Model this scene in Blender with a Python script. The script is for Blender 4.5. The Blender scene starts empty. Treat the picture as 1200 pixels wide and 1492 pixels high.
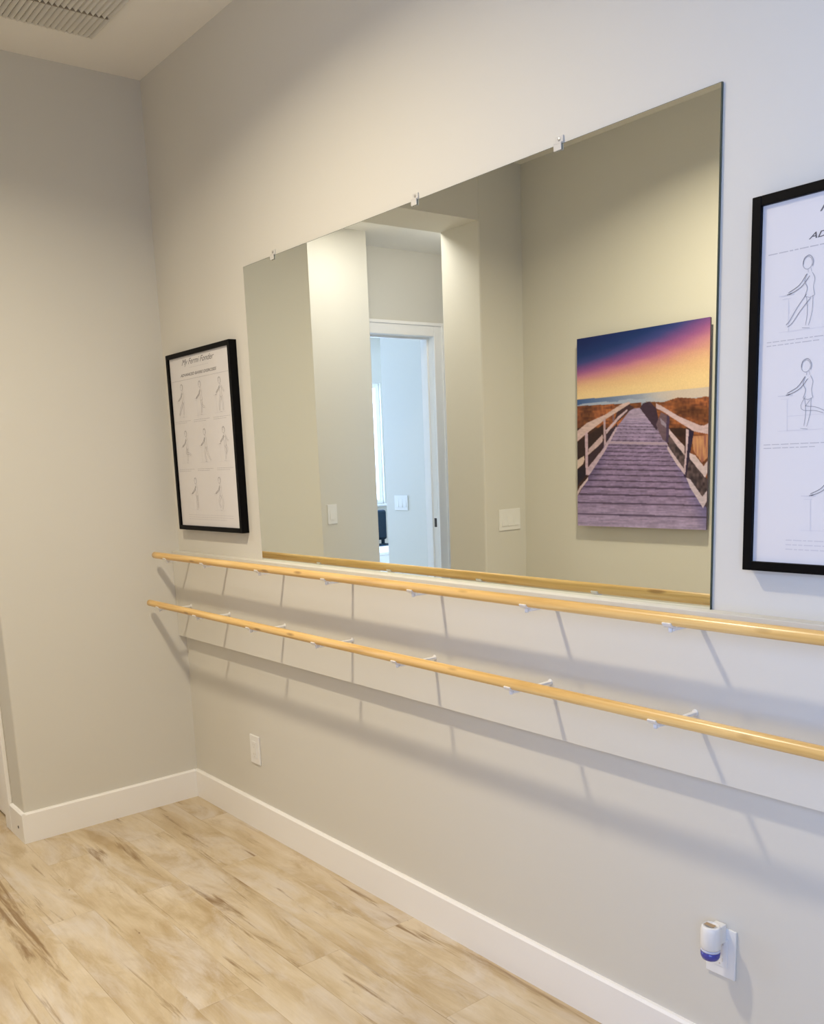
import bpy, bmesh, math, random
import numpy as np
from mathutils import Vector, Matrix
random.seed(4)
PI = math.pi
S = bpy.context.scene
COL = S.collection

# ------------------------------------------------------------------ helpers
def srgb(r, g, b):
    f = lambda c: (c/255)/12.92 if c/255 <= .04045 else ((c/255+.055)/1.055)**2.4
    return (f(r), f(g), f(b), 1)

def new_mat(name):
    m = bpy.data.materials.new(name); m.use_nodes = True
    nt = m.node_tree
    return m, nt, nt.nodes['Principled BSDF']

def simple(name, col, rough=.5, metal=0.0, spec=.5, coat=0.0, trans=0.0, ior=1.45, bump=None):
    m, nt, b = new_mat(name)
    b.inputs['Base Color'].default_value = col
    b.inputs['Roughness'].default_value = rough
    b.inputs['Metallic'].default_value = metal
    b.inputs['Specular IOR Level'].default_value = spec
    b.inputs['Coat Weight'].default_value = coat
    b.inputs['Coat Roughness'].default_value = .08
    b.inputs['Transmission Weight'].default_value = trans
    b.inputs['IOR'].default_value = ior
    if bump:
        n = nt.nodes.new('ShaderNodeTexNoise'); n.inputs['Scale'].default_value = bump[0]; n.inputs['Detail'].default_value = 4
        tc = nt.nodes.new('ShaderNodeTexCoord'); nt.links.new(tc.outputs['Object'], n.inputs['Vector'])
        bp = nt.nodes.new('ShaderNodeBump'); bp.inputs['Strength'].default_value = bump[1]; bp.inputs['Distance'].default_value = bump[2]
        nt.links.new(n.outputs['Fac'], bp.inputs['Height']); nt.links.new(bp.outputs['Normal'], b.inputs['Normal'])
    return m

def box(bm, x0, x1, y0, y1, z0, z1, bev=0.0, seg=2):
    x0, x1 = sorted((x0, x1)); y0, y1 = sorted((y0, y1)); z0, z1 = sorted((z0, z1))
    vs = [bm.verts.new((x, y, z)) for x in (x0, x1) for y in (y0, y1) for z in (z0, z1)]
    idx = [(0, 1, 3, 2), (4, 6, 7, 5), (0, 4, 5, 1), (2, 3, 7, 6), (0, 2, 6, 4), (1, 5, 7, 3)]
    fs = [bm.faces.new([vs[i] for i in f]) for f in idx]
    if bev > 0:
        es = list({e for f in fs for e in f.edges})
        bmesh.ops.bevel(bm, geom=es, offset=bev, segments=seg, profile=.5, affect='EDGES')
    return bm

def prism(bm, pts, axis, a, b, bev=0):
    """extrude a closed 2D outline along an axis from a to b"""
    def P(p, t):
        return {'x': (t, p[0], p[1]), 'y': (p[0], t, p[1]), 'z': (p[0], p[1], t)}[axis]
    v0 = [bm.verts.new(P(p, a)) for p in pts]; v1 = [bm.verts.new(P(p, b)) for p in pts]
    n = len(pts)
    fs = [bm.faces.new(v0), bm.faces.new(v1[::-1])]
    for i in range(n):
        fs.append(bm.faces.new((v0[i], v1[i], v1[(i+1) % n], v0[(i+1) % n])))
    bmesh.ops.recalc_face_normals(bm, faces=fs)
    if bev:
        bmesh.ops.bevel(bm, geom=list({e for f in fs for e in f.edges}), offset=bev, segments=2, affect='EDGES')

def lathe(bm, prof, seg=32, M=Matrix.Identity(4)):
    """prof: list of (r, z); revolved round local z then moved by M"""
    rings = []
    for r, z in prof:
        if r < 1e-6: rings.append([bm.verts.new(M @ Vector((0, 0, z)))])
        else: rings.append([bm.verts.new(M @ Vector((r*math.cos(2*PI*i/seg), r*math.sin(2*PI*i/seg), z))) for i in range(seg)])
    fs = []
    for a, b in zip(rings, rings[1:]):
        for i in range(seg):
            j = (i+1) % seg
            if len(a) == 1 and len(b) == 1: continue
            if len(a) == 1: fs.append(bm.faces.new((a[0], b[i], b[j])))
            elif len(b) == 1: fs.append(bm.faces.new((a[i], b[0], a[j])))
            else: fs.append(bm.faces.new((a[i], b[i], b[j], a[j])))
    bmesh.ops.recalc_face_normals(bm, faces=fs)

def obj(name, bm, mat, parent=None, smooth=False, loc=None):
    me = bpy.data.meshes.new(name); bm.to_mesh(me); bm.free()
    if isinstance(mat, (list, tuple)):
        for m in mat: me.materials.append(m)
    else: me.materials.append(mat)
    o = bpy.data.objects.new(name, me); COL.objects.link(o)
    if parent: o.parent = parent
    if loc is not None: o.location = loc
    if smooth:
        for p in me.polygons: p.use_smooth = True
    return o

def mb(): return bmesh.new()

def tag(o, label, cat, group=None):
    o['label'] = label; o['category'] = cat
    if group: o['group'] = group
    return o

def thing(name, label, cat, loc=(0, 0, 0), rot=(0, 0, 0), group=None):
    o = bpy.data.objects.new(name, None); COL.objects.link(o)
    o.empty_display_size = .05; o.location = loc; o.rotation_euler = rot
    return tag(o, label, cat, group)

def struct(name, bm, mat, parent=None, smooth=False):
    o = obj(name, bm, mat, parent, smooth)
    if not parent: o['kind'] = 'structure'
    return o

# ------------------------------------------------------------------ measured room
H = 2.875; HALL_H = 2.704; SOFFIT = 2.569
W = .744; JAMB = 1.788; D = 2.0965; T = .29
XE = 5.2
BRIGHT = -.9; DOORX = -1.18

# ------------------------------------------------------------------ materials
def wall_material():
    m, nt, b = new_mat('wall_paint')
    b.inputs['Base Color'].default_value = WALLC
    b.inputs['Roughness'].default_value = .62
    b.inputs['Specular IOR Level'].default_value = .25
    n = nt.nodes.new('ShaderNodeTexNoise'); n.inputs['Scale'].default_value = 160; n.inputs['Detail'].default_value = 3
    tc = nt.nodes.new('ShaderNodeTexCoord'); nt.links.new(tc.outputs['Object'], n.inputs['Vector'])
    bp = nt.nodes.new('ShaderNodeBump'); bp.inputs['Strength'].default_value = .12; bp.inputs['Distance'].default_value = .001
    nt.links.new(n.outputs['Fac'], bp.inputs['Height']); nt.links.new(bp.outputs['Normal'], b.inputs['Normal'])
    return m
WALLC = srgb(221, 217, 205)
M_wall = wall_material()
M_ceil = simple('ceiling_paint', srgb(246, 242, 232), .8, spec=.2, bump=(90, .15, .001))
M_trim = simple('trim_paint', srgb(251, 248, 242), .38, spec=.4)
M_white = simple('white_plastic', srgb(240, 238, 232), .32)
M_enamel = simple('white_enamel', srgb(242, 240, 235), .28)
M_dark = simple('dark_gap', srgb(28, 22, 18), .8)
M_frame = simple('black_frame', srgb(5, 4, 5), .5, spec=.12)
M_paper = simple('poster_paper', srgb(226, 222, 219), .45, spec=.3)
M_ink = simple('ink', srgb(110, 106, 106), .7)
M_ink1 = simple('soft_ink', srgb(158, 154, 154), .7)
M_ink2 = simple('grey_ink', srgb(190, 186, 186), .7)
M_ink3 = simple('pale_ink', srgb(210, 206, 206), .7)
M_title = simple('title_ink', srgb(105, 100, 100), .7)
M_vent = simple('vent_paint', srgb(226, 222, 210), .5)
M_clip = simple('clear_plastic', srgb(216, 212, 202), .25, spec=.6)
M_blue = simple('violet_liquid', srgb(66, 68, 158), .12, coat=.6)
M_edge = simple('mirror_edge_glass', srgb(70, 78, 62), .3)

def mirror_material():
    m, nt, b = new_mat('mirror_glass')
    b.inputs['Base Color'].default_value = (.86, .89, .835, 1)
    b.inputs['Metallic'].default_value = 1; b.inputs['Roughness'].default_value = 0.0
    return m
M_mirror = mirror_material()

def wood_material():
    m, nt, b = new_mat('barre_wood')
    N = nt.nodes.new; L = nt.links.new
    tc = N('ShaderNodeTexCoord'); mp = N('ShaderNodeMapping'); mp.inputs['Scale'].default_value = (2.2, 60, 60)
    L(tc.outputs['Object'], mp.inputs['Vector'])
    n = N('ShaderNodeTexNoise'); n.inputs['Scale'].default_value = 1.2; n.inputs['Detail'].default_value = 6; n.inputs['Distortion'].default_value = .6
    L(mp.outputs[0], n.inputs['Vector'])
    r = N('ShaderNodeValToRGB'); cr = r.color_ramp
    cr.elements[0].position = .28; cr.elements[0].color = srgb(206, 160, 84)
    cr.elements[1].position = .72; cr.elements[1].color = srgb(246, 210, 142)
    e = cr.elements.new(.5); e.color = srgb(232, 188, 112)
    L(n.outputs['Fac'], r.inputs['Fac'])
    # knots
    mp2 = N('ShaderNodeMapping'); mp2.inputs['Scale'].default_value = (6.5, 26, 26); L(tc.outputs['Object'], mp2.inputs['Vector'])
    v = N('ShaderNodeTexVoronoi'); v.inputs['Scale'].default_value = 1.0; L(mp2.outputs[0], v.inputs['Vector'])
    kr = N('ShaderNodeValToRGB'); kr.color_ramp.elements[0].position = .10; kr.color_ramp.elements[0].color = (1, 1, 1, 1)
    kr.color_ramp.elements[1].position = .2; kr.color_ramp.elements[1].color = (0, 0, 0, 1)
    L(v.outputs['Distance'], kr.inputs['Fac'])
    mx = N('ShaderNodeMix'); mx.data_type = 'RGBA'; mx.inputs['B'].default_value = srgb(140, 92, 36)
    ml = N('ShaderNodeMath'); ml.operation = 'MULTIPLY'; ml.inputs[1].default_value = .65; L(kr.outputs['Color'], ml.inputs[0])
    L(ml.outputs[0], mx.inputs['Factor']); L(r.outputs['Color'], mx.inputs['A'])
    L(mx.outputs['Result'], b.inputs['Base Color'])
    b.inputs['Roughness'].default_value = .33; b.inputs['Coat Weight'].default_value = .25; b.inputs['Coat Roughness'].default_value = .2
    return m
M_wood = wood_material()

def floor_material():
    m, nt, b = new_mat('wood_look_planks')
    N = nt.nodes.new; L = nt.links.new
    tc = N('ShaderNodeTexCoord')
    mp = N('ShaderNodeMapping'); mp.inputs['Location'].default_value = (.465, .135+.155*20, 0)
    L(tc.outputs['Object'], mp.inputs['Vector'])
    br = N('ShaderNodeTexBrick'); br.offset = .38; br.offset_frequency = 2; br.squash = 1
    br.inputs['Scale'].default_value = 1; br.inputs['Brick Width'].default_value = 1.2; br.inputs['Row Height'].default_value = .155
    br.inputs['Mortar Size'].default_value = .0012; br.inputs['Mortar Smooth'].default_value = .4
    br.inputs['Color1'].default_value = (0, 0, 0, 1); br.inputs['Color2'].default_value = (1, 1, 1, 1); br.inputs['Mortar'].default_value = (.5, .5, .5, 1)
    L(mp.outputs[0], br.inputs['Vector'])
    # every plank shifts the grain sideways
    sh = N('ShaderNodeVectorMath'); sh.operation = 'MULTIPLY_ADD'
    L(br.outputs['Color'], sh.inputs[0]); sh.inputs[1].default_value = (7.3, 3.1, 5.0); L(tc.outputs['Object'], sh.inputs[2])
    def noise(scale, sx, sy, det=6, dist=.5, rough=.6):
        q = N('ShaderNodeMapping'); q.inputs['Scale'].default_value = (sx, sy, 1); L(sh.outputs[0], q.inputs['Vector'])
        t = N('ShaderNodeTexNoise'); t.inputs['Scale'].default_value = scale; t.inputs['Detail'].default_value = det
        t.inputs['Distortion'].default_value = dist; t.inputs['Roughness'].default_value = rough
        L(q.outputs[0], t.inputs['Vector']); return t.outputs['Fac']
    def ramp(fac, *st):
        r = N('ShaderNodeValToRGB'); cr = r.color_ramp
        cr.elements[0].position, cr.elements[0].color = st[0]; cr.elements[1].position, cr.elements[1].color = st[-1]
        for p, c in st[1:-1]: cr.elements.new(p).color = c
        L(fac, r.inputs['Fac']); return r.outputs['Color']
    def mix(fac, a, bb, f=None):
        x = N('ShaderNodeMix'); x.data_type = 'RGBA'
        if f is not None:
            k = N('ShaderNodeMath'); k.operation = 'MULTIPLY'; k.inputs[1].default_value = f; L(fac, k.inputs[0]); fac = k.outputs[0]
        L(fac, x.inputs['Factor'])
        if isinstance(a, tuple): x.inputs['A'].default_value = a
        else: L(a, x.inputs['A'])
        if isinstance(bb, tuple): x.inputs['B'].default_value = bb
        else: L(bb, x.inputs['B'])
        return x.outputs['Result']
    blk, wht = (0, 0, 0, 1), (1, 1, 1, 1)
    base = ramp(noise(1.6, 1.4, 5), (.32, srgb(192, 168, 130)), (.5, srgb(213, 194, 160)), (.68, srgb(226, 211, 186)))
    base = mix(ramp(noise(3, 1, 3.4, 5, 1.2), (.50, blk), (.68, wht)), base, srgb(178, 150, 104), .5)       # tan worn patches
    base = mix(ramp(noise(2.3, 1.2, 3.2, 5, .8, .66), (.48, blk), (.66, wht)), base, srgb(222, 211, 196), .75)     # whitewashed patches
    base = mix(ramp(noise(1.5, 1.1, 13, 7, .45, .62), (.575, blk), (.67, wht)), base, srgb(132, 98, 52), .8)  # brown streaks
    base = mix(ramp(noise(9, 1.2, 3, 4, .4, .6), (.72, blk), (.76, wht)), base, srgb(118, 86, 48), .7)         # small knots
    fine = ramp(noise(6, 1, 30, 6, .1, .7), (.3, (.90, .90, .90, 1)), (.7, (1, 1, 1, 1)))
    mu = N('ShaderNodeMix'); mu.data_type = 'RGBA'; mu.blend_type = 'MULTIPLY'; mu.inputs['Factor'].default_value = .8
    L(base, mu.inputs['A']); L(fine, mu.inputs['B'])
    tone = ramp(br.outputs['Color'], (0, (.94, .93, .92, 1)), (1, (1, 1, 1, 1)))
    mu2 = N('ShaderNodeMix'); mu2.data_type = 'RGBA'; mu2.blend_type = 'MULTIPLY'; mu2.inputs['Factor'].default_value = 1
    L(mu.outputs['Result'], mu2.inputs['A']); L(tone, mu2.inputs['B'])
    out = mix(br.outputs['Fac'], mu2.outputs['Result'], srgb(158, 134, 98), .25)
    L(out, b.inputs['Base Color'])
    b.inputs['Roughness'].default_value = .42; b.inputs['Specular IOR Level'].default_value = .4
    bp = N('ShaderNodeBump'); bp.inputs['Strength'].default_value = .25; bp.inputs['Distance'].default_value = .001; bp.invert = True
    L(br.outputs['Fac'], bp.inputs['Height']); L(bp.outputs['Normal'], b.inputs['Normal'])
    return m
M_floor = floor_material()

def pane_material():
    m, nt, b = new_mat('window_glass'); nt.nodes.remove(b)
    o = nt.nodes['Material Output']
    t = nt.nodes.new('ShaderNodeBsdfTransparent'); g = nt.nodes.new('ShaderNodeBsdfGlossy'); g.inputs['Roughness'].default_value = .02
    x = nt.nodes.new('ShaderNodeMixShader'); x.inputs['Fac'].default_value = .06
    nt.links.new(t.outputs[0], x.inputs[1]); nt.links.new(g.outputs[0], x.inputs[2]); nt.links.new(x.outputs[0], o.inputs['Surface'])
    return m
M_pane = pane_material()

# ------------------------------------------------------------------ shell
FX = -4.5          # far wall of the room behind the hall
b = mb(); box(b, -4.7, XE+.15, -6.3, .15, -.12, 0); struct('floor', b, M_floor)
b = mb(); box(b, -.0, XE+.15, -D-.15, .15, H, H+.12); struct('ceiling', b, M_ceil)
b = mb(); box(b, -1.42, -.03, -4.2, .14, HALL_H, H+.11); struct('ceiling_hall', b, M_ceil)
b = mb(); box(b, -4.7, -1.42, -6.3, .15, HALL_H, H+.12); struct('ceiling_far_room', b, M_ceil)
b = mb(); box(b, 0, XE+.15, 0, .15, 0, H); struct('wall_right', b, M_wall)

def box_vbev(bm, x0, x1, y0, y1, z0, z1, bev=.008):
    fs0 = set(bm.faces); box(bm, x0, x1, y0, y1, z0, z1)
    es = [e for e in bm.edges if e.is_valid and not (set(e.link_faces) <= fs0) and abs(e.verts[0].co.z-e.verts[1].co.z) > 1e-4]
    bmesh.ops.bevel(bm, geom=es, offset=bev, segments=4, profile=.5, affect='EDGES')

# left (end) wall with its short return; the closet door sits further along the return
DX0, DX1 = -.82, -.222
b = mb()
box_vbev(b, DX1, 0, -W, .15, 0, H)
box(b, DX0, DX1, -W+.05, .15, 0, H)
box(b, DX0, DX1, -W, -W+.05, 2.05, H)
box(b, BRIGHT-.12, DX0, -W, .15, 0, H)
struct('wall_left', b, M_wall)
b = mb(); box(b, -T, 0, -JAMB, -W, SOFFIT, H); struct('wall_left_header', b, M_wall)
b = mb(); box_vbev(b, -T, 0, -3.2, -JAMB, 0, H); struct('wall_left_jamb', b, M_wall)
b = mb(); box_vbev(b, BRIGHT-.12, BRIGHT, -1.766, -W, 0, HALL_H); struct('wall_hall_side', b, M_wall)
# wall with the open doorway
OY0, OY1, OZ = -2.492, -1.66, 2.185
b = mb()
box(b, DOORX-.12, DOORX, -4.2, OY0-.018, 0, HALL_H)
box(b, DOORX-.12, DOORX, OY1+.018, .15, 0, HALL_H)
box(b, DOORX-.12, DOORX, OY0-.018, OY1+.018, OZ+.018, HALL_H)
struct('wall_hall_end', b, M_wall)
b = mb(); box(b, -1.3, -T, -4.2, -4.08, 0, HALL_H); struct('wall_hall_back', b, M_wall)
b = mb(); box(b, -T-.001, -T+.12, -4.2, -3.2, 0, HALL_H); struct('wall_hall_front', b, M_wall)
# main room: back wall with a window beyond the camera, near wall
WX0, WX1, WZ0, WZ1 = 3.05, 4.75, .85, 2.25
b = mb()
box(b, 0, WX0, -D-.15, -D, 0, H); box(b, WX1, XE+.15, -D-.15, -D, 0, H)
box(b, WX0, WX1, -D-.15, -D, 0, WZ0); box(b, WX0, WX1, -D-.15, -D, WZ1, H)
struct('wall_back', b, M_wall)
b = mb(); box(b, XE, XE+.15, -D, 0, 0, H); struct('wall_near', b, M_wall)
# room behind the hall
b = mb(); box(b, -2.19, -1.3, -2.97, -2.85, 0, HALL_H); struct('wall_far_room_side', b, M_wall)
b = mb(); box(b, -2.19, -2.07, -6.3, -2.97, 0, HALL_H); struct('wall_far_room_return', b, M_wall)
b = mb(); box(b, -4.7, -2.07, -6.3, -6.15, 0, HALL_H); struct('wall_far_room_back', b, M_wall)
b = mb(); box(b, -4.7, -1.3, 0, .15, 0, HALL_H); struct('wall_far_room_front', b, M_wall)
FY0, FY1, FZ0, FZ1 = -4.645, -1.3, .93, 2.22  # window widened beyond its visible strip so daylight reaches the side wall
b = mb()
box(b, FX-.2, FX, -6.3, FY0, 0, HALL_H); box(b, FX-.2, FX, FY1, .15, 0, HALL_H)
box(b, FX-.2, FX, FY0, FY1, 0, FZ0); box(b, FX-.2, FX, FY0, FY1, FZ1, HALL_H)
struct('wall_far_room_end', b, M_wall)

# windows
def window(name, axis, a0, a1, z0, z1, p, nx):
    """axis 'x': opening spans x (in a y wall); axis 'y': spans y"""
    def bx(bm, s0, s1, d0, d1, zz0, zz1, bev=.003):
        if axis == 'x': box(bm, s0, s1, p+d0, p+d1, zz0, zz1, bev)
        else: box(bm, p+d0, p+d1, s0, s1, zz0, zz1, bev)
    f = mb(); w = .05
    bx(f, a0, a0+w, -.09, -.03, z0, z1); bx(f, a1-w, a1, -.09, -.03, z0, z1)
    bx(f, a0+w, a1-w, -.09, -.03, z0, z0+w); bx(f, a0+w, a1-w, -.09, -.03, z1-w, z1)
    for k in range(1, nx):
        m_ = a0+(a1-a0)*k/nx; bx(f, m_-.02, m_+.02, -.085, -.035, z0+w, z1-w)
    r = struct(name, f, M_trim)
    g = mb(); bx(g, a0+w, a1-w, -.062, -.058, z0+w, z1-w, 0); obj('window_pane', g, M_pane, r)
    s = mb(); bx(s, a0-.03, a1+.03, -.028, .035, z0-.022, z0); obj('window_sill', s, M_trim, r)
    return r
window('window_1', 'x', WX0, WX1, WZ0, WZ1, -D, 2)
window('window_2', 'y', FY0, FY1, FZ0, FZ1, FX, 3)

# baseboards
HB, TB = .121, .014
def base_prof(u):   # u: list of (depth, z)
    return [(0, 0), (TB, 0), (TB, HB-.006), (TB-.006, HB), (0, HB)]
def baseboard(name, bm): return struct(name, bm, M_trim)
b = mb(); prism(b, [(-p, z) for p, z in base_prof(0)], 'x', 0, XE); baseboard('baseboard_right', b)
b = mb()
prism(b, [(p, z) for p, z in base_prof(0)], 'y', -W, -TB)
prism(b, [(-W-p, z) for p, z in base_prof(0)], 'x', -.148, TB)
bl = baseboard('baseboard_left', b)
k = mb(); lathe(k, [(0, 0), (.0062, 0), (.0062, .0006), (0, .0006)], 12, Matrix.Translation((-.05, -W-TB-.0004, .052)) @ Matrix.Rotation(PI/2, 4, 'X')); obj('nick', k, M_dark, bl)
b = mb(); prism(b, [(BRIGHT+p, z) for p, z in base_prof(0)], 'y', -1.766, -W-.02); baseboard('baseboard_hall', b)
b = mb(); prism(b, [(-D+p, z) for p, z in base_prof(0)], 'x', 0.016, XE); baseboard('baseboard_back', b)
b = mb(); prism(b, [(p, z) for p, z in base_prof(0)], 'y', -D, -JAMB); prism(b, [(-JAMB+p, z) for p, z in base_prof(0)], 'x', -T, TB); baseboard('baseboard_left_jamb', b)
b = mb(); prism(b, [(-2.85+p, z) for p, z in base_prof(0)], 'x', -2.19, -1.3); baseboard('baseboard_far_room', b)

# closet door on the return of the left wall (two recessed panels), casing round it
ds = mb(); box(ds, DX0+.012, DX1-.012, -W+.012, -W+.047, .012, 2.035, .002)
d2 = struct('door_2', ds, M_trim)
for z0, z1 in ((.27, .95), (1.1, 1.9)):
    p = mb(); x0, x1 = DX0+.12, DX1-.1
    for (a0, a1, c0, c1) in ((x0, x1, z0, z0+.03), (x0, x1, z1-.03, z1), (x0, x0+.03, z0+.03, z1-.03), (x1-.03, x1, z0+.03, z1-.03)):
        box(p, a0, a1, -W+.006, -W+.0125, c0, c1, .002)
    obj('panel_moulding', p, M_trim, d2)
kn = mb(); lathe(kn, [(0, 0), (.026, 0), (.026, .004), (.01, .008), (.01, .03), (.024, .04), (.027, .052), (.018, .062), (0, .064)], 24, Matrix.Translation((DX0+.07, -W+.013, .95)) @ Matrix.Rotation(PI/2, 4, 'X'))
obj('door_knob', kn, simple('satin_nickel', srgb(150, 146, 140), .3, 1), d2, True)
c = mb(); cw = .072
box(c, DX1, DX1+cw, -W-.016, -W, 0, 2.05+cw, .004); box(c, DX0-.07, DX0, -W-.016, -W, 0, 2.05+cw, .004); box(c, DX0, DX1, -W-.016, -W, 2.05, 2.05+cw, .004)
struct('trim_1', c, M_trim)

# open doorway casing and jamb (hall end)
c = mb(); cw = .085
for (y0, y1, z0, z1) in ((OY0-cw, OY0, 0, OZ+cw), (OY1, OY1+.07, 0, OZ+cw), (OY0, OY1, OZ, OZ+cw)):
    box(c, DOORX, DOORX+.018, y0, y1, z0, z1, .004)
box(c, DOORX+.018, DOORX+.026, OY0-cw, OY0-cw+.02, 0, OZ+cw, .003); box(c, DOORX+.018, DOORX+.026, OY0-cw+.02, OY1, OZ+cw-.02, OZ+cw, .003)
tr = struct('trim_2', c, M_trim)
j = mb()
box(j, DOORX-.12, DOORX, OY0-.018, OY0, 0, OZ+.018); box(j, DOORX-.12, DOORX, OY1, OY1+.018, 0, OZ+.018); box(j, DOORX-.12, DOORX, OY0, OY1, OZ, OZ+.018)
box(j, DOORX-.075, DOORX-.045, OY0, OY0+.012, 0, OZ); box(j, DOORX-.075, DOORX-.045, OY0+.012, OY1, OZ-.012, OZ)
obj('door_jamb', j, M_trim, tr)
sp = mb(); box(sp, DOORX-.036, DOORX-.012, OY0, OY0+.0012, .94, 1.0, .0005); obj('strike_plate', sp, simple('bronze_metal', srgb(90, 84, 80), .4, .8), tr)

# ------------------------------------------------------------------ mounting board
TBD = .0336; ZB0, ZB1 = .7166, 1.074
b = mb(); box(b, 0.001, 4.6, -TBD, 0, ZB0, ZB1, .0015)
tag(obj('mounting_board', b, M_wall), 'long wall-coloured board behind both barres, under the mirror', 'board')

# ------------------------------------------------------------------ barres
def barre(name, label, x0, x1, y, z, dz, rad=.0131):
    b = mb(); n = 120
    for ring in range(1):
        pass
    prof = [(0, 0), (rad*.8, 0), (rad, .003)] + [(rad, .003+(x1-x0-.006)*i/n) for i in range(1, n+1)] + [(rad*.8, x1-x0), (0, x1-x0)]
    lathe(b, prof, 28, Matrix.Rotation(PI/2, 4, 'Y'))
    o = obj(name, b, M_wood, None, True, (x0, y, z))
    o.rotation_euler = (0, -math.atan2(dz, 3), 0)
    return tag(o, label, 'ballet barre', 'wooden ballet barres')
YU, ZU, YL, ZL = -.133, 1.0700, -.1697, .8785
barre('wooden_barre', 'upper round pale wooden ballet barre, just below the mirror', .050, 4.4, YU, ZU, .0015)
barre('wooden_barre', 'lower round pale wooden ballet barre with small knots', .043, 4.4, YL, ZL, .0007)

def bracket(x, y, z, label):
    t = thing('barre_bracket', label, 'bracket', (x, 0, z), group='white barre brackets')
    L0 = -TBD
    f = mb(); lathe(f, [(0, 0), (.0075, 0), (.0075, .0012), (.0065, .002), (0, .002)], 20, Matrix.Translation((0, L0, -.021)) @ Matrix.Rotation(PI/2, 4, 'X'))
    obj('flange', f, M_enamel, t, True)
    a = mb(); box(a, -.0055, .0055, y+.004, L0+.004, -.0245, -.0185, .0015); obj('arm', a, M_enamel, t)
    s = mb(); rows = []
    for i in range(13):
        an = 1.12*PI+.76*PI*i/12
        rows.append([s.verts.new((xx, y+rr_*math.cos(an), rr_*math.sin(an))) for rr_ in (.0132, .0165) for xx in (-.010, .010)])
    for p_, q_ in zip(rows, rows[1:]):
        for k0, k1 in ((0, 1), (1, 3), (3, 2), (2, 0)): s.faces.new((p_[k0], p_[k1], q_[k1], q_[k0]))
    s.faces.new([rows[0][i] for i in (0, 1, 3, 2)]); s.faces.new([rows[-1][i] for i in (0, 1, 3, 2)]); bmesh.ops.recalc_face_normals(s, faces=s.faces[:])
    obj('saddle', s, M_enamel, t)
    n = mb(); lathe(n, [(0, -.0262), (.0036, -.0262), (.0046, -.0245), (.0046, -.0165), (0, -.0165)], 14, Matrix.Translation((0, y, 0))); obj('screw', n, M_enamel, t, True)
    return t
UX = [.165, .480, .877, 1.272, 1.680, 2.0885, 2.475]
LX = [.140, .463, .858, 1.255, 1.645, 2.070, 2.469]
ordn = ['first', 'second', 'third', 'fourth', 'fifth', 'sixth', 'seventh']
for i, x in enumerate(UX):
    bracket(x, YU, ZU+.0005*x, 'small white bracket under the upper barre, %s from the room corner' % ordn[i])
for i, x in enumerate(LX):
    bracket(x, YL, ZL+.0003*x, 'small white bracket holding the lower barre, %s from the room corner' % ordn[i])

# ------------------------------------------------------------------ mirror
MX0, MX1, MZ0, MZ1 = .6886, 2.4816, 1.0742, 2.071
t = thing('wall_mirror', 'large frameless mirror on the right wall above the barres', 'mirror', (MX0, 0, MZ0))
b = mb(); box(b, 0, MX1-MX0, -.0055, -.0005, 0, MZ1-MZ0, 0); obj('backing', b, M_edge, t)
b = mb(); vs = [b.verts.new((x, -.006, z)) for x, z in ((.0012, 0), (MX1-MX0-.0015, 0), (MX1-MX0-.0015, MZ1-MZ0-.001), (.0012, MZ1-MZ0-.001))]
b.faces.new(vs); obj('mirror_glass', b, M_mirror, t)
def clip(x, label):
    t = thing('mirror_clip', label, 'clip', (x, 0, MZ1), group='clear clips on the mirror')
    b = mb(); box(b, -.011, .011, -.0105, -.0078, -.013, .001, .001); box(b, -.011, .011, -.0105, 0, .0005, .004, .001); box(b, -.011, .011, -.004, 0, .004, .018, .001)
    obj('clip_body', b, M_clip, t)
    b = mb(); lathe(b, [(0, 0), (.004, 0), (.0035, .0015), (0, .0022)], 14, Matrix.Translation((0, -.004, .011)) @ Matrix.Rotation(PI/2, 4, 'X')); obj('screw', b, simple('steel', srgb(190, 186, 178), .4, .6) if 'steel' not in bpy.data.materials else bpy.data.materials['steel'], t)
clip(.882, 'small clear clip on the mirror top edge, nearest the left end')
clip(1.594, 'small clear clip at the middle of the mirror top edge')
clip(2.085, 'small clear clip on the mirror top edge, nearest the right end')

# ------------------------------------------------------------------ posters
PW, PH = .474, .648
def stroke(bm, pts, w, y=0.0):
    """flat ribbon through pts (paper coordinates: right, down)"""
    P = [Vector((p[0], p[1])) for p in pts]
    n = len(P); A = []; B = []
    for i in range(n):
        d = (P[min(i+1, n-1)]-P[max(i-1, 0)])
        if d.length < 1e-9: d = Vector((1, 0))
        d.normalize(); q = Vector((-d.y, d.x))*w/2*(1 if 0 < i < n-1 else .6)
        A.append(bm.verts.new((P[i].x+q.x, y, -(P[i].y+q.y)))); B.append(bm.verts.new((P[i].x-q.x, y, -(P[i].y-q.y))))
    for i in range(n-1): bm.faces.new((A[i], A[i+1], B[i+1], B[i]))
def smooth_pts(pts, k=5):
    P = [Vector(p) for p in pts]
    if len(P) < 3: return pts
    out = []
    for i in range(len(P)-1):
        p0, p1, p2, p3 = P[max(i-1, 0)], P[i], P[i+1], P[min(i+2, len(P)-1)]
        for j in range(k):
            s = j/k
            out.append(tuple(.5*((2*p1)+(-p0+p2)*s+(2*p0-5*p1+4*p2-p3)*s*s+(-p0+3*p1-3*p2+p3)*s**3)))
    out.append(tuple(P[-1])); return out
def limb(bm, pts, w0, w1, lw):
    sp = smooth_pts(pts); n = len(sp)
    for sgn in (-1, 1):
        q = []
        for i in range(n):
            a, c = Vector(sp[max(i-1, 0)]), Vector(sp[min(i+1, n-1)])
            d = (c-a).normalized(); w = w0+(w1-w0)*i/(n-1)
            q.append((sp[i][0]-d.y*w*sgn, sp[i][1]+d.x*w*sgn))
        stroke(bm, q, lw)
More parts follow.
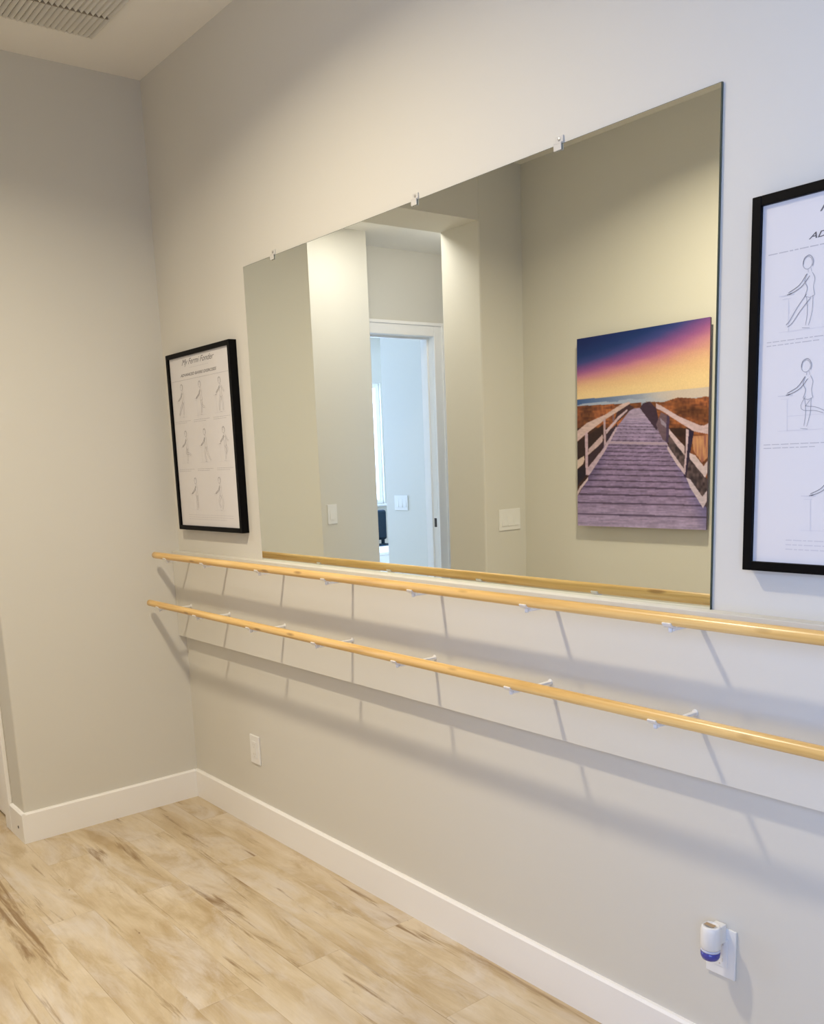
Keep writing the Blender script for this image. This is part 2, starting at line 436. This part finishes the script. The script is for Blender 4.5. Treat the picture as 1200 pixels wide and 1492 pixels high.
def figure(paper, ox, oy, pose):
    """line drawing of a person at a barre, in metres from the figure's cell corner"""
    LW = .00085
    d = mb(); f = mb(); dk = mb()
    hx, hy = .045, .010
    stroke(d, [(ox+hx+.0085*math.cos(a*PI/8), oy+hy+.0105*math.sin(a*PI/8)) for a in range(17)], LW)
    stroke(d, smooth_pts([(ox+hx-.008, oy+hy+.002), (ox+hx-.006, oy+hy-.009), (ox+hx+.003, oy+hy-.0125), (ox+hx+.010, oy+hy-.004), (ox+hx+.009, oy+hy+.007)]), LW*1.4)
    stroke(d, [(ox+hx+.001, oy+hy+.010), (ox+hx+.002, oy+hy+.016)], LW); stroke(d, [(ox+hx+.006, oy+hy+.009), (ox+hx+.008, oy+hy+.016)], LW)
    # torso
    stroke(d, smooth_pts([(ox+hx+.000, oy+.028), (ox+hx-.004, oy+.040), (ox+hx+.001, oy+.052), (ox+hx-.003, oy+.066)]), LW*1.2)
    stroke(d, smooth_pts([(ox+hx+.009, oy+.027), (ox+hx+.014, oy+.038), (ox+hx+.012, oy+.052), (ox+hx+.015, oy+.066)]), LW)
    stroke(d, [(ox+hx-.003, oy+.066), (ox+hx+.006, oy+.069), (ox+hx+.015, oy+.066)], LW)
    sh = (ox+hx+.002, oy+.030); hip = (ox+hx+.006, oy+.066)
    hand = (ox+.012, oy+.057)
    ground = oy+.122
    if pose in (0, 1, 3, 4, 6, 7):
        limb(dk, [sh, (ox+hx-.012, oy+.047), (hand[0], hand[1])], .0034, .0018, LW*1.25)
    if pose in (2, 5):
        limb(dk, [sh, (ox+hx-.016, oy+.044), (ox+.016, oy+.052)], .0032, .0018, LW*1.25)
        limb(d, [(ox+hx+.011, oy+.030), (ox+hx+.024, oy+.045), (ox+hx+.034, oy+.050)], .0032, .0018, LW)
    stand = [hip, (ox+hx+.007, oy+.092), (ox+hx+.003, oy+.116)]
    if pose == 0:
        limb(d, stand, .006, .0025, LW); limb(d, [(hip[0]-.002, hip[1]), (ox+hx-.013, oy+.086), (ox+.018, oy+.106), (ox+.010, oy+.112)], .0055, .0022, LW*1.5)
    elif pose == 1:
        limb(d, stand, .006, .0025, LW); limb(d, [hip, (ox+hx+.012, oy+.088), (ox+hx+.034, oy+.096)], .0055, .0022, LW)
    elif pose == 2:
        limb(d, [hip, (ox+hx-.008, oy+.092), (ox+hx-.010, oy+.118)], .0055, .0022, LW); limb(d, [(hip[0]+.004, hip[1]), (ox+hx+.018, oy+.092), (ox+hx+.018, oy+.118)], .0055, .0022, LW)
    elif pose == 3:
        limb(d, stand, .006, .0025, LW); limb(d, [hip, (ox+hx-.002, oy+.082), (ox+hx+.020, oy+.086), (ox+hx+.036, oy+.092)], .0055, .002, LW)
        stroke(f, [(ox+.014, oy+.096), (ox+hx+.05, oy+.096)], LW)
    elif pose == 4:
        limb(d, [hip, (ox+hx-.006, oy+.090), (ox+hx+.004, oy+.118)], .006, .0025, LW); limb(d, [hip, (ox+hx+.020, oy+.094), (ox+hx+.040, oy+.118)], .0055, .002, LW)
    elif pose == 5:
        limb(d, stand, .006, .0025, LW); limb(d, [hip, (ox+hx+.022, oy+.078), (ox+hx+.010, oy+.096)], .0055, .002, LW)
    elif pose == 6:
        limb(d, [hip, (ox+hx+.003, oy+.092), (ox+hx+.001, oy+.118)], .006, .0025, LW); limb(d, [hip, (ox+hx+.012, oy+.092), (ox+hx+.012, oy+.118)], .0055, .002, LW)
    else:
        limb(d, [hip, (ox+hx-.010, oy+.088), (ox+hx+.002, oy+.112)], .006, .0025, LW*1.2); limb(d, [(hip[0]+.003, hip[1]), (ox+hx+.020, oy+.090), (ox+hx+.012, oy+.118)], .0055, .002, LW)
    stroke(d, [(ox+hx-.006, ground-.003), (ox+hx+.008, ground-.001)], LW*1.3)
    for e in ((hand[0]+.0015, hand[1]+.0005),):
        stroke(dk, [(e[0]-.004, e[1]+.001), (e[0]+.004, e[1]-.001)], LW*2.4)
    # barre drawn in front of the figure: rail, post and floor line
    stroke(f, [(ox-.006, oy+.059), (ox+.022, oy+.059)], LW*2.6)
    stroke(f, [(ox+.0, oy+.065), (ox+.016, oy+.065)], LW*1.2)
    stroke(f, [(ox+.012, oy+.066), (ox+.014, ground)], LW*1.3)
    stroke(f, [(ox-.004, ground), (ox+hx+.035, ground)], LW*1.1)
    obj('figure_drawing', d, M_ink1, paper, loc=(0, -.0005, 0)); obj('arm_drawing', dk, M_ink, paper, loc=(0, -.0006, 0)); obj('barre_drawing', f, M_ink3, paper, loc=(0, -.0004, 0))
def dashes(bm, x0, x1, v, h, seed):
    rr = random.Random(seed); x = x0
    while x < x1:
        l = min(rr.uniform(.006, .018), x1-x); stroke(bm, [(x, v), (x+l, v)], h); x += l+.0025
def text_mesh(s, size, width, shear, bold=0.0):
    cu = bpy.data.curves.new('t', 'FONT'); cu.body = s; cu.size = size; cu.shear = shear; cu.offset = bold; cu.resolution_u = 3
    o = bpy.data.objects.new('t', cu); COL.objects.link(o)
    dg = bpy.context.evaluated_depsgraph_get(); dg.update()
    me = bpy.data.meshes.new_from_object(o.evaluated_get(dg))
    bpy.data.objects.remove(o); bpy.data.curves.remove(cu)
    xs = [v.co.x for v in me.vertices]; k = width/(max(xs)-min(xs)); x0 = min(xs)
    for v in me.vertices: v.co = Vector(((v.co.x-x0)*k, 0, v.co.y))
    return me
def poster(x, z, label, tilt, slim=.0):
    FW = .5145
    t = thing('framed_poster', label, 'poster', (x, 0, z), (0, tilt, 0), 'framed exercise posters')
    fw, fh, bd, dp = .515, .680, .0175, .030
    f = mb()
    for (x0, x1, z0, z1) in ((0, bd, 0, fh), (fw-bd, fw, 0, fh), (bd, fw-bd, 0, bd), (bd, fw-bd, fh-bd, fh)):
        box(f, x0, x1, -dp, 0, z0, z1, .0012)
    obj('frame', f, M_frame, t)
    k = mb(); box(k, bd, fw-bd, -.022, -.004, bd, fh-bd); 
    pp = obj('paper', k, M_paper, t)
    hold = pp   # prints are pieces of the paper
    ox, oz = bd+.003, fh-bd+.0
    def put(o): o.location = (ox+o.location.x, -.0222+o.location.y, oz+o.location.z); return o
    before = set(bpy.data.objects)
    me = text_mesh('My Fermi Fonder', .03, .262, .55); me.materials.append(M_ink)
    o = bpy.data.objects.new('script_heading', me); COL.objects.link(o); o.parent = pp; o.location = (.102, 0, -.032)
    me = text_mesh('ADVANCED BARRE EXERCISES', .0145, .292, .35, .0002); me.materials.append(M_title)
    o = bpy.data.objects.new('title', me); COL.objects.link(o); o.parent = pp; o.location = (.084, 0, -.074)
    s = mb(); dashes(s, .165, .315, .045, .0035, 1); obj('subtitle_lines', s, M_ink3, pp)
    s = mb(); dashes(s, .010, .462, .0865, .0030, 2); obj('rule_lines', s, M_ink2, pp)
    q = 3
    for cx in (.012, .168, .325):
        for row in (.240, .425):
            s = mb()
            for kk in range(2): dashes(s, cx, cx+.128-(.03 if kk else 0), row+.0065*kk, .0024, q); q += 1
            obj('caption_lines', s, M_ink2, pp)
    s = mb()
    for kk in range(3): dashes(s, .062, .425-(.0 if kk < 2 else .05), .602+.0085*kk, .0036, 40+kk)
    obj('footnote_lines', s, M_ink3, pp)
    cells = [(.039, .103), (.190, .103), (.345, .103), (.043, .279), (.200, .279), (.350, .279), (.094, .461), (.290, .461)]
    for i, (cx, cy) in enumerate(cells): figure(pp, cx, cy, i)
    for o in set(bpy.data.objects)-before: put(o)
    return t
poster(.0830, 1.1675, 'black-framed exercise poster left of the mirror, near the corner', 0.0)
poster(2.5635, 1.1650, 'black-framed exercise poster at the right edge, right of the mirror', 0.0)

# ------------------------------------------------------------------ canvas with boardwalk picture
CX0, CX1, CZ0, CZ1, CT = .3995, 1.1425, 1.0285, 1.9540, .038
def paint(NU=300, NV=372):
    """colour of every point of the printed picture; regions are outlines in a 953x1492 sketch grid"""
    rng = np.random.default_rng(5)
    src = np.array([(0, 0), (1, 0), (1, 1), (0, 1)], float)
    dst = np.array([(75, 222), (882, 88), (870, 1378), (90, 1355)], float)
    A = []; B = []
    for (u, v), (X, Y) in zip(src, dst):
        A.append([u, v, 1, 0, 0, 0, -u*X, -v*X]); B.append(X); A.append([0, 0, 0, u, v, 1, -u*Y, -v*Y]); B.append(Y)
    h = np.append(np.linalg.solve(np.array(A), np.array(B)), 1).reshape(3, 3)
    u, v = np.meshgrid(np.linspace(0, 1, NU), np.linspace(0, 1, NV))
    w = h[2, 0]*u+h[2, 1]*v+1
    X = (h[0, 0]*u+h[0, 1]*v+h[0, 2])/w; Y = (h[1, 0]*u+h[1, 1]*v+h[1, 2])/w
    def C(*c): return np.array(c, float)
    def vnoise(sx, sy, seed):
        r = np.random.default_rng(seed); G = r.random((80, 80))
        a = (X/sx) % 78; b_ = (Y/sy) % 78
        i = a.astype(int); j = b_.astype(int); fa = a-i; fb = b_-j; fa = fa*fa*(3-2*fa); fb = fb*fb*(3-2*fb)
        return (G[j, i]*(1-fa)+G[j, i+1]*fa)*(1-fb)+(G[j+1, i]*(1-fa)+G[j+1, i+1]*fa)*fb
    def inside(poly):
        p = np.array(poly, float); r = np.zeros(X.shape, bool); j = len(p)-1
        for i in range(len(p)):
            (xi, yi), (xj, yj) = p[i], p[j]
            if yi != yj:
                c = ((yi > Y) != (yj > Y)) & (X < (xj-xi)*(Y-yi)/(yj-yi)+xi); r ^= c
            j = i
        return r
    img = np.zeros(X.shape+(3,))
    # sky: bands rise to the right
    hor = 598-(X-75)*.095                     # horizon
    top = 222-(X-75)*.166
    s = (Y-top)/(hor-top)                     # 0 top .. 1 horizon
    s = s+(X-75)/805*.50*(1-np.clip(s, 0, 1)) + .02*(vnoise(120, 30, 1)-.5)
    st = [(-.3, C(14, 24, 84)), (.12, C(16, 38, 100)), (.30, C(26, 52, 112)), (.40, C(58, 66, 130)), (.47, C(112, 74, 138)), (.55, C(156, 92, 146)), (.62, C(196, 128, 148)),
          (.70, C(216, 160, 142)), (.79, C(230, 188, 146)), (.90, C(238, 206, 156)), (1.3, C(242, 214, 170))]
    sky = np.zeros_like(img)
    for k in range(3): sky[..., k] = np.interp(s, [a for a, _ in st], [c[k] for _, c in st])
    img[:] = sky
    # sea and surf
    sea = (Y > hor-8)
    t_ = np.clip((X-75)/500, 0, 1)[..., None]
    img[sea] = (C(66, 94, 146)*(1-t_)+C(180, 182, 196)*t_)[sea]
    surf = (Y > hor+14+14*np.clip(vnoise(40, 8, 3), 0, 1)) & (Y < hor+44); img[surf] = C(166, 176, 200)
    rs = (Y > hor-10) & (Y < hor+44) & (X > 470); q_ = np.clip((X-470)/200, 0, 1)[..., None]; img[rs] = (img*(1-q_)+C(208, 192, 184)*q_)[rs]
    # dunes
    dn = vnoise(26, 10, 7)[..., None]*.6+vnoise(9, 22, 8)[..., None]*.4
    dune = (C(86, 46, 36)*(1-dn)+C(178, 108, 64)*dn)
    bigd = vnoise(70, 60, 9)[..., None]; dune = dune*(.62+.6*bigd)
    L_ = (Y > 628-(X-75)*.055) & (X < 470); img[L_] = dune[L_]
    R_ = inside([(500, 600), (600, 604), (690, 575), (800, 580), (860, 568), (900, 575), (900, 1400), (640, 1400), (540, 800)]); img[R_] = dune[R_]
    low = (Y > 760)
    dk = dune*.42+C(30, 22, 34)*.4
    img[low & L_] = dk[low & L_]; img[low & R_ & (X < 770)] = dk[low & R_ & (X < 770)]
    reed = inside([(775, 810), (895, 800), (895, 920), (840, 970), (790, 900)]); g_ = vnoise(7, 60, 11)[..., None]; img[reed] = (C(150, 92, 84)*(1-g_)+C(214, 158, 112)*g_)[reed]
    reed2 = inside([(640, 800), (900, 1100), (900, 1300), (640, 960)]); g2 = vnoise(12, 18, 12)[..., None]; img[reed2] = (C(44, 36, 44)*(1-g2)+C(112, 92, 96)*g2)[reed2]
    # deck
    deck = inside([(412, 640), (470, 640), (560, 745), (628, 850), (735, 1040), (760, 1090), (905, 1290), (905, 1400), (60, 1400), (60, 1230), (150, 1060), (245, 870), (330, 745), (395, 660)])
    n1 = vnoise(60, 7, 20)[..., None]; n2 = vnoise(14, 9, 21)[..., None]
    far = np.clip((Y-640)/260, 0, 1)[..., None]
    dcol = (C(164, 148, 182)*(1-far)+C(146, 126, 164)*far)*(.80+.26*n1+.16*n2)
    mid = np.clip((Y-1150)/250, 0, 1)[..., None]; dcol = dcol*(1-mid)+(C(174, 158, 194)*(.86+.2*n1+.1*n2))*mid
    edge = np.clip((X-(600+(Y-850)*.42))/110, 0, 1)[..., None]*np.clip((Y-800)/200, 0, 1)[..., None]; dcol = dcol*(1-.45*edge)+C(50, 56, 122)*.45*edge
    le = np.clip(((250-(Y-870)*.5)+70-X)/90, 0, 1)[..., None]*np.clip((Y-850)/60, 0, 1)[..., None]*np.clip((1150-Y)/60, 0, 1)[..., None]; dcol = dcol*(1-.5*le)+C(52, 44, 88)*.5*le
    img[deck] = dcol[deck]
    yy = Y-(X-470)*.02
    for yl, wd in ((1292, 5), (1222, 5), (1170, 5), (1124, 5), (1085, 4), (1050, 4), (1016, 4), (985, 3.4), (958, 3), (932, 3), (908, 3), (886, 2.6), (868, 2.4), (838, 2.4), (815, 2), (792, 2), (770, 2), (752, 2), (735, 1.6)):
        m_ = deck & (abs(yy-yl) < wd); img[m_] = img[m_]*.55+C(52, 30, 70)*.2
    m_ = deck & (abs(yy-852) < 8); img[m_] = C(178, 158, 180)
    m_ = deck & (Y < 700); img[m_] = img[m_]*.8+C(190, 172, 186)*.2
    # far end of the rails
    for P_, c in (
        ([(462, 640), (480, 610), (520, 600), (560, 640), (585, 760), (560, 770), (500, 690)], C(62, 44, 62)),
        ([(330, 640), (390, 612), (430, 640), (400, 655), (330, 720), (300, 742)], C(66, 44, 50)),
        # left rails
        ([(70, 790), (140, 730), (250, 680), (350, 615), (400, 600), (400, 614), (360, 640), (250, 710), (145, 790), (70, 855)], C(206, 178, 176)),
        ([(70, 1000), (70, 860), (240, 740), (240, 800), (150, 890), (130, 930)], C(52, 34, 34)),
        ([(70, 965), (125, 930), (128, 955), (120, 980), (70, 1025)], C(206, 182, 172)),
        ([(70, 1030), (135, 980), (140, 1050), (70, 1130)], C(34, 26, 40)),
        ([(150, 890), (235, 800), (240, 815), (235, 850), (150, 925)], C(200, 172, 176)),
        ([(255, 775), (330, 690), (385, 645), (388, 655), (330, 712), (258, 800)], C(196, 172, 184)),
        ([(150, 935), (245, 835), (245, 870), (160, 985), (150, 990)], C(58, 40, 52)),
        ([(258, 805), (325, 730), (325, 755), (262, 845)], C(58, 42, 58)),
        ([(150, 1000), (245, 880), (320, 750), (322, 770), (250, 905), (160, 1045), (145, 1050)], C(192, 168, 186)),
        ([(128, 795), (146, 780), (152, 1040), (136, 1050)], C(196, 168, 182)),
        ([(240, 712), (254, 704), (257, 860), (245, 870)], C(186, 160, 172)),
        ([(296, 680), (304, 675), (306, 720), (298, 730)], C(120, 96, 104)),
        ([(75, 1170), (100, 1120), (150, 1060), (150, 1078), (110, 1130), (80, 1190)], C(206, 184, 190)),
        # right rails
        ([(560, 610), (590, 625), (700, 690), (830, 745), (850, 745), (895, 720), (895, 800), (790, 780), (700, 725), (600, 660), (560, 640)], C(206, 180, 190)),
        ([(590, 665), (640, 690), (640, 850), (600, 830), (560, 740)], C(108, 86, 100)),
        ([(585, 700), (630, 742), (630, 765), (590, 735)], C(150, 136, 158)),
        ([(625, 680), (642, 690), (636, 850), (620, 845)], C(74, 58, 88)),
        ([(640, 765), (700, 835), (735, 870), (735, 925), (690, 870), (640, 800)], C(206, 182, 192)),
        ([(630, 865), (735, 1010), (735, 1040), (690, 985), (630, 890)], C(206, 184, 198)),
        ([(755, 765), (790, 780), (770, 900), (745, 1060), (730, 1050), (742, 900)], C(44, 32, 60)),
        ([(742, 765), (760, 770), (752, 880), (740, 1045), (728, 1035), (742, 880)], C(206, 182, 196)),
        ([(765, 910), (800, 925), (850, 990), (895, 930), (895, 985), (860, 1060), (765, 945)], C(210, 190, 200)),
        ([(745, 1060), (770, 1070), (845, 1175), (895, 1110), (895, 1160), (850, 1245), (770, 1120)], C(206, 190, 206)),
    ):
        img[inside(P_)] = c*(.93+.14*vnoise(18, 10, 31)[..., None])[inside(P_)]
    img *= (.97+.06*rng.random(X.shape))[..., None]
    # soften the outlines a little, like ink on woven canvas
    k = img.copy(); k[1:-1, 1:-1] = (img[1:-1, 1:-1]*4+img[:-2, 1:-1]+img[2:, 1:-1]+img[1:-1, :-2]+img[1:-1, 2:])/8
    img = np.clip(k, 0, 255)/255
    lin = np.where(img <= .04045, img/12.92, ((img+.055)/1.055)**2.4)
    return lin, NU, NV
lin, NU, NV = paint()
t = thing('canvas_picture', 'unframed canvas picture of a boardwalk at sunset, seen in the mirror', 'picture', (CX0, -D, CZ0))
w_, h_ = CX1-CX0, CZ1-CZ0
b = mb(); box(b, 0.001, w_-.001, CT-.012, CT-.0008, .001, h_-.001, .001); obj('stretcher', b, simple('canvas_side', srgb(92, 78, 92), .7), t)
b = mb(); box(b, .18, w_-.18, 0, CT-.012, h_-.22, h_-.16, .001); obj('wall_cleat', b, simple('raw_timber', srgb(150, 130, 104), .7), t)
me = bpy.data.meshes.new('printed_canvas')
U, V = np.meshgrid(np.linspace(0, 1, NU), np.linspace(0, 1, NV))
co = np.stack([U*w_, np.full_like(U, CT), (1-V)*h_], -1).reshape(-1, 3)
ii = (np.arange(NV-1)[:, None]*NU+np.arange(NU-1)[None, :]).ravel()
faces = np.stack([ii, ii+1, ii+NU+1, ii+NU], -1)
me.from_pydata(co.tolist(), [], faces.tolist())
at = me.color_attributes.new('print', 'FLOAT_COLOR', 'POINT')
at.data.foreach_set('color', np.concatenate([lin.reshape(-1, 3), np.ones((NU*NV, 1))], 1).astype(np.float32).ravel())
m, nt, bs = new_mat('printed_canvas'); a = nt.nodes.new('ShaderNodeAttribute'); a.attribute_name = 'print'
nt.links.new(a.outputs['Color'], bs.inputs['Base Color']); bs.inputs['Roughness'].default_value = .55; bs.inputs['Specular IOR Level'].default_value = .3
me.materials.append(m)
o = bpy.data.objects.new('printed_canvas', me); COL.objects.link(o); o.parent = t

# ------------------------------------------------------------------ plates
def plate(name, label, cat, w, h, loc, rotz, kind, group=None):
    t = thing(name, label, cat, loc, (0, 0, rotz), group)      # local: x across, -y out of wall, z up from the plate's bottom
    b = mb(); box(b, 0, w, -.006, 0, 0, h, .0022); obj('cover_plate', b, M_white, t)
    if kind == 'rocker':
        n = max(1, round(w/.055)); n = {1: 1, 2: 2, 3: 3}[min(n, 3)]
        for i in range(n):
            cx = w*(i+.5)/n if n == 1 else w/2+(i-(n-1)/2)*.046
            r = mb(); prism(r, [(-.0058, h/2-.0333), (-.0095, h/2-.033), (-.0075, h/2), (-.0062, h/2+.0333), (-.0058, h/2+.0333)], 'x', cx-.0165, cx+.0165); obj('rocker', r, M_white, t)
    if kind == 'outlet':
        r = mb(); box(r, w/2-.0168, w/2+.0168, -.0082, -.0058, h/2-.0335, h/2+.0335, .001); rr = obj('receptacle', r, M_white, t)
        for zc in (h/2-.019, h/2+.019):
            s = mb(); box(s, w/2-.0075, w/2-.0055, -.0086, -.0081, zc-.002, zc+.006); box(s, w/2+.0055, w/2+.0075, -.0086, -.0081, zc-.002, zc+.006)
            lathe(s, [(0, 0), (.0022, 0), (.0022, .0005), (0, .0005)], 10, Matrix.Translation((w/2, -.0081, zc-.008)) @ Matrix.Rotation(PI/2, 4, 'X')); obj('socket_slots', s, simple('slot', srgb(214, 208, 196), .8) if 'slot' not in bpy.data.materials else bpy.data.materials['slot'], rr)
    return t
plate('outlet', 'small white wall outlet on the right wall near the corner, nothing plugged in', 'outlet', .070, .1143, (.497, 0, .2706), 0, 'outlet', 'wall outlets')
plate('outlet', 'white wall outlet at the lower right behind the plug-in air freshener', 'outlet', .070, .1143, (2.4887, 0, .2704), 0, 'outlet', 'wall outlets')
# plates seen in the mirror
plate('light_switch', 'wide white switch plate seen in the mirror left of the boardwalk picture', 'light switch', .162, .1143, (0, -2.049, 1.0004), PI/2, 'rocker')
plate('light_switch', 'narrow white switch plate on the bright hall wall seen in the mirror', 'light switch', .068, .1143, (BRIGHT, -1.458, 1.051), PI/2, 'rocker')
plate('light_switch', 'white switch plate on the bluish wall seen through the mirrored doorway', 'light switch', .160, .1143, (-1.925, -2.85, 1.017), PI, 'rocker')

# ------------------------------------------------------------------ plug-in air freshener
t = thing('air_freshener', 'white plug-in air freshener with blue-violet liquid in the lower right outlet', 'air freshener', (2.5237, -.0086, .350))
b = mb()
def ell(bm, cx, cy, prof, sx, sy, seg=28):
    M = Matrix.Translation((cx, cy, 0)) @ Matrix.Diagonal((sx, sy, 1, 1)); lathe(bm, prof, seg, M)
ell(b, 0, -.036, [(0, .0), (.9, .0), (1, .004), (1, .030), (.98, .042), (.9, .050), (.72, .054), (.7, .051), (0, .049)], .0215, .0205)
obj('housing', b, M_white, t, True)
b = mb(); box(b, -.013, .013, -.020, .004, .004, .046, .003); obj('plug_body', b, M_white, t)
b = mb(); box(b, -.0115, .0115, -.0455, -.0335, .0545, .0548, .0001); obj('scent_opening', b, simple('amber_shade', srgb(176, 150, 116), .7), t)
b = mb(); ell(b, 0, -.036, [(0, -.026), (.55, -.026), (.82, -.0225), (.95, -.016), (.96, -.0045), (0, -.0045)], .0215, .0205)
obj('liquid', b, M_blue, t, True)
b = mb(); ell(b, 0, -.036, [(0, -.0045), (.96, -.0045), (.93, -.001), (.7, .001), (0, .001)], .0215, .0205)
obj('bottle_neck', b, simple('frosted', srgb(205, 208, 226), .25), t, True)

# ------------------------------------------------------------------ ceiling vent
VX0, VX1, VY0, VY1 = .255, .585, -.90, -.288
t = thing('ceiling_vent', 'white louvred air vent in the ceiling near the corner', 'vent', (VX0, VY0, H))
vw, vh = VX1-VX0, VY1-VY0
b = mb()
for (x0, x1, y0, y1) in ((-.006, vw+.006, -.006, .004), (-.006, vw+.006, vh-.004, vh+.006), (-.006, .004, .004, vh-.004), (vw-.004, vw+.006, .004, vh-.004)):
    box(b, x0, x1, y0, y1, -.004, 0, .001)
obj('frame', b, M_vent, t)
b = mb(); box(b, .006, vw-.006, .006, vh-.006, -.0012, -.0004); obj('duct_opening', b, simple('duct', srgb(120, 112, 96), .8), t)
b = mb(); n = int((vh-.012)/.019)
for i in range(n+1):
    y = .010+i*(vh-.02)/n
    for (x0, x1) in ((.006, vw/2-.003), (vw/2+.003, vw-.006)):
        prism(b, [(y, -.0015), (y+.010, -.011), (y+.0115, -.0100), (y+.0030, -.0015)], 'x', x0, x1)
obj('louvres', b, M_vent, t)
b = mb(); box(b, vw/2-.003, vw/2+.003, .006, vh-.006, -.009, -.0015); obj('centre_bar', b, simple('vent_shade', srgb(150, 140, 122), .6), t)

# ------------------------------------------------------------------ far room furniture, glimpsed in the mirror
t = thing('desk_chair', 'dark chair below the far window, glimpsed in the mirror', 'chair', (-4.12, -4.28, 0))
M_dk = simple('dark_teal', srgb(14, 44, 62), .5)
b = mb(); box(b, -.22, .22, -.22, .22, .44, .52, .03); obj('seat', b, M_dk, t)
b = mb(); box(b, -.22, -.16, -.21, .21, .56, .88, .025); obj('backrest', b, M_dk, t)
for sx in (-1, 1):
    for sy in (-1, 1):
        b = mb(); box(b, sx*.19-.015, sx*.19+.015, sy*.19-.015, sy*.19+.015, 0, .45, .004); obj('leg', b, M_dk, t)
for sy in (-1, 1):
    b = mb(); box(b, -.21, -.18, sy*.17-.015, sy*.17+.015, .5, .6, .004); obj('back_post', b, M_dk, t)
t = thing('side_table', 'low white table in front of the dark chair, glimpsed in the mirror', 'table', (-3.45, -3.80, 0))
b = mb(); box(b, -.25, .25, -.3, .3, .53, .56, .008); obj('tabletop', b, M_enamel, t)
for sx in (-1, 1):
    b = mb(); box(b, sx*.22-.02, sx*.22+.02, -.28, .28, 0, .53, .004); obj('panel_leg', b, M_enamel, t)

# ------------------------------------------------------------------ ceiling lamps
def downlight(x, y, z, label, size, power, col, spread=PI):
    t = thing('recessed_light', label, 'ceiling light', (x, y, z))
    b = mb(); r = size/2
    lathe(b, [(r+.004, -.001), (r+.004, -.006), (r+.025, -.004), (r+.03, .002), (r+.004, .002)], 40); obj('trim_ring', b, M_trim, t, True)
    L = bpy.data.lights.new('lamp', 'AREA'); L.shape = 'DISK'; L.size = size; L.energy = power; L.color = col; L.spread = spread
    o = bpy.data.objects.new('lamp', L); COL.objects.link(o); o.parent = t; o.location = (0, 0, -.004)
    return t
WARM = (1.0, .88, .68)
downlight(1.42, -1.17, H, 'round recessed ceiling light over the middle of the room', .15, 27, WARM, 2.62)
downlight(-.44, -1.42, HALL_H, 'round recessed ceiling light in the hall, in front of the bright wall', .22, 6.2, (1, .95, .93))
t = thing('hall_fill_light', 'round fill light added on the hall ceiling, out of view', 'ceiling light', (-.45, -2.32, HALL_H))  # extra lamp added out of view to brighten the hall ceiling and door wall
b = mb(); lathe(b, [(0, 0), (.10, 0), (.10, -.012), (.085, -.018), (0, -.018)], 36); obj('ceiling_plate', b, M_trim, t, True)
b = mb(); lathe(b, [(.03, -.018), (.03, -.05), (.018, -.06), (0, -.06)], 24); obj('lamp_holder', b, M_trim, t, True)
L = bpy.data.lights.new('fill_bulb', 'POINT'); L.shadow_soft_size = .05; L.energy = 3.2; L.color = (1, .93, .92)
o = bpy.data.objects.new('fill_bulb', L); COL.objects.link(o); o.parent = t; o.location = (0, 0, -.12)

def area(name, loc, rot, sx, sy, e, col, spread=PI):
    L = bpy.data.lights.new(name, 'AREA'); L.shape = 'RECTANGLE'; L.size = sx; L.size_y = sy; L.energy = e; L.color = col; L.spread = spread
    o = bpy.data.objects.new(name, L); COL.objects.link(o); o.location = loc; o.rotation_euler = rot
    return o
area('window_daylight', ((WX0+WX1)/2, -D-.2, (WZ0+WZ1)/2), (PI/2, 0, 0), WX1-WX0, WZ1-WZ0, 33, (.24, .43, 1.0), 2.4)
area('far_window_daylight', (FX-.25, (FY0+FY1)/2, (FZ0+FZ1)/2), (PI/2, 0, -PI/2), FY1-FY0, FZ1-FZ0, 290, (.37, .55, 1.0))

w = bpy.data.worlds.new('sky'); S.world = w; w.use_nodes = True
bg = w.node_tree.nodes['Background']; bg.inputs['Color'].default_value = (.72, .85, 1, 1); bg.inputs['Strength'].default_value = 1.6

# ------------------------------------------------------------------ camera
cam = bpy.data.cameras.new('camera'); co = bpy.data.objects.new('camera', cam); COL.objects.link(co)
r = Vector((0.60791765, 0.79271192, -0.04521005)); u = Vector((-0.11716639, 0.1458779, 0.9823399)); f = Vector((-0.78530769, 0.59188466, -0.18156094))
Mx = Matrix((r, u, -f)).transposed().to_4x4(); Mx.translation = Vector((3.55, -1.6816, 1.4077))
co.matrix_world = Mx
cam.sensor_fit = 'AUTO'; cam.sensor_width = 36; cam.lens = 1339.558*36/1492
cam.shift_x = (600-543.198)/1492; cam.shift_y = (918.09-746)/1492; cam.clip_start = .02
S.camera = co

S.view_settings.view_transform = 'Standard'; S.view_settings.look = 'None'; S.view_settings.gamma = 1
S.view_settings.use_curve_mapping = False; S.view_settings.exposure = 0.24
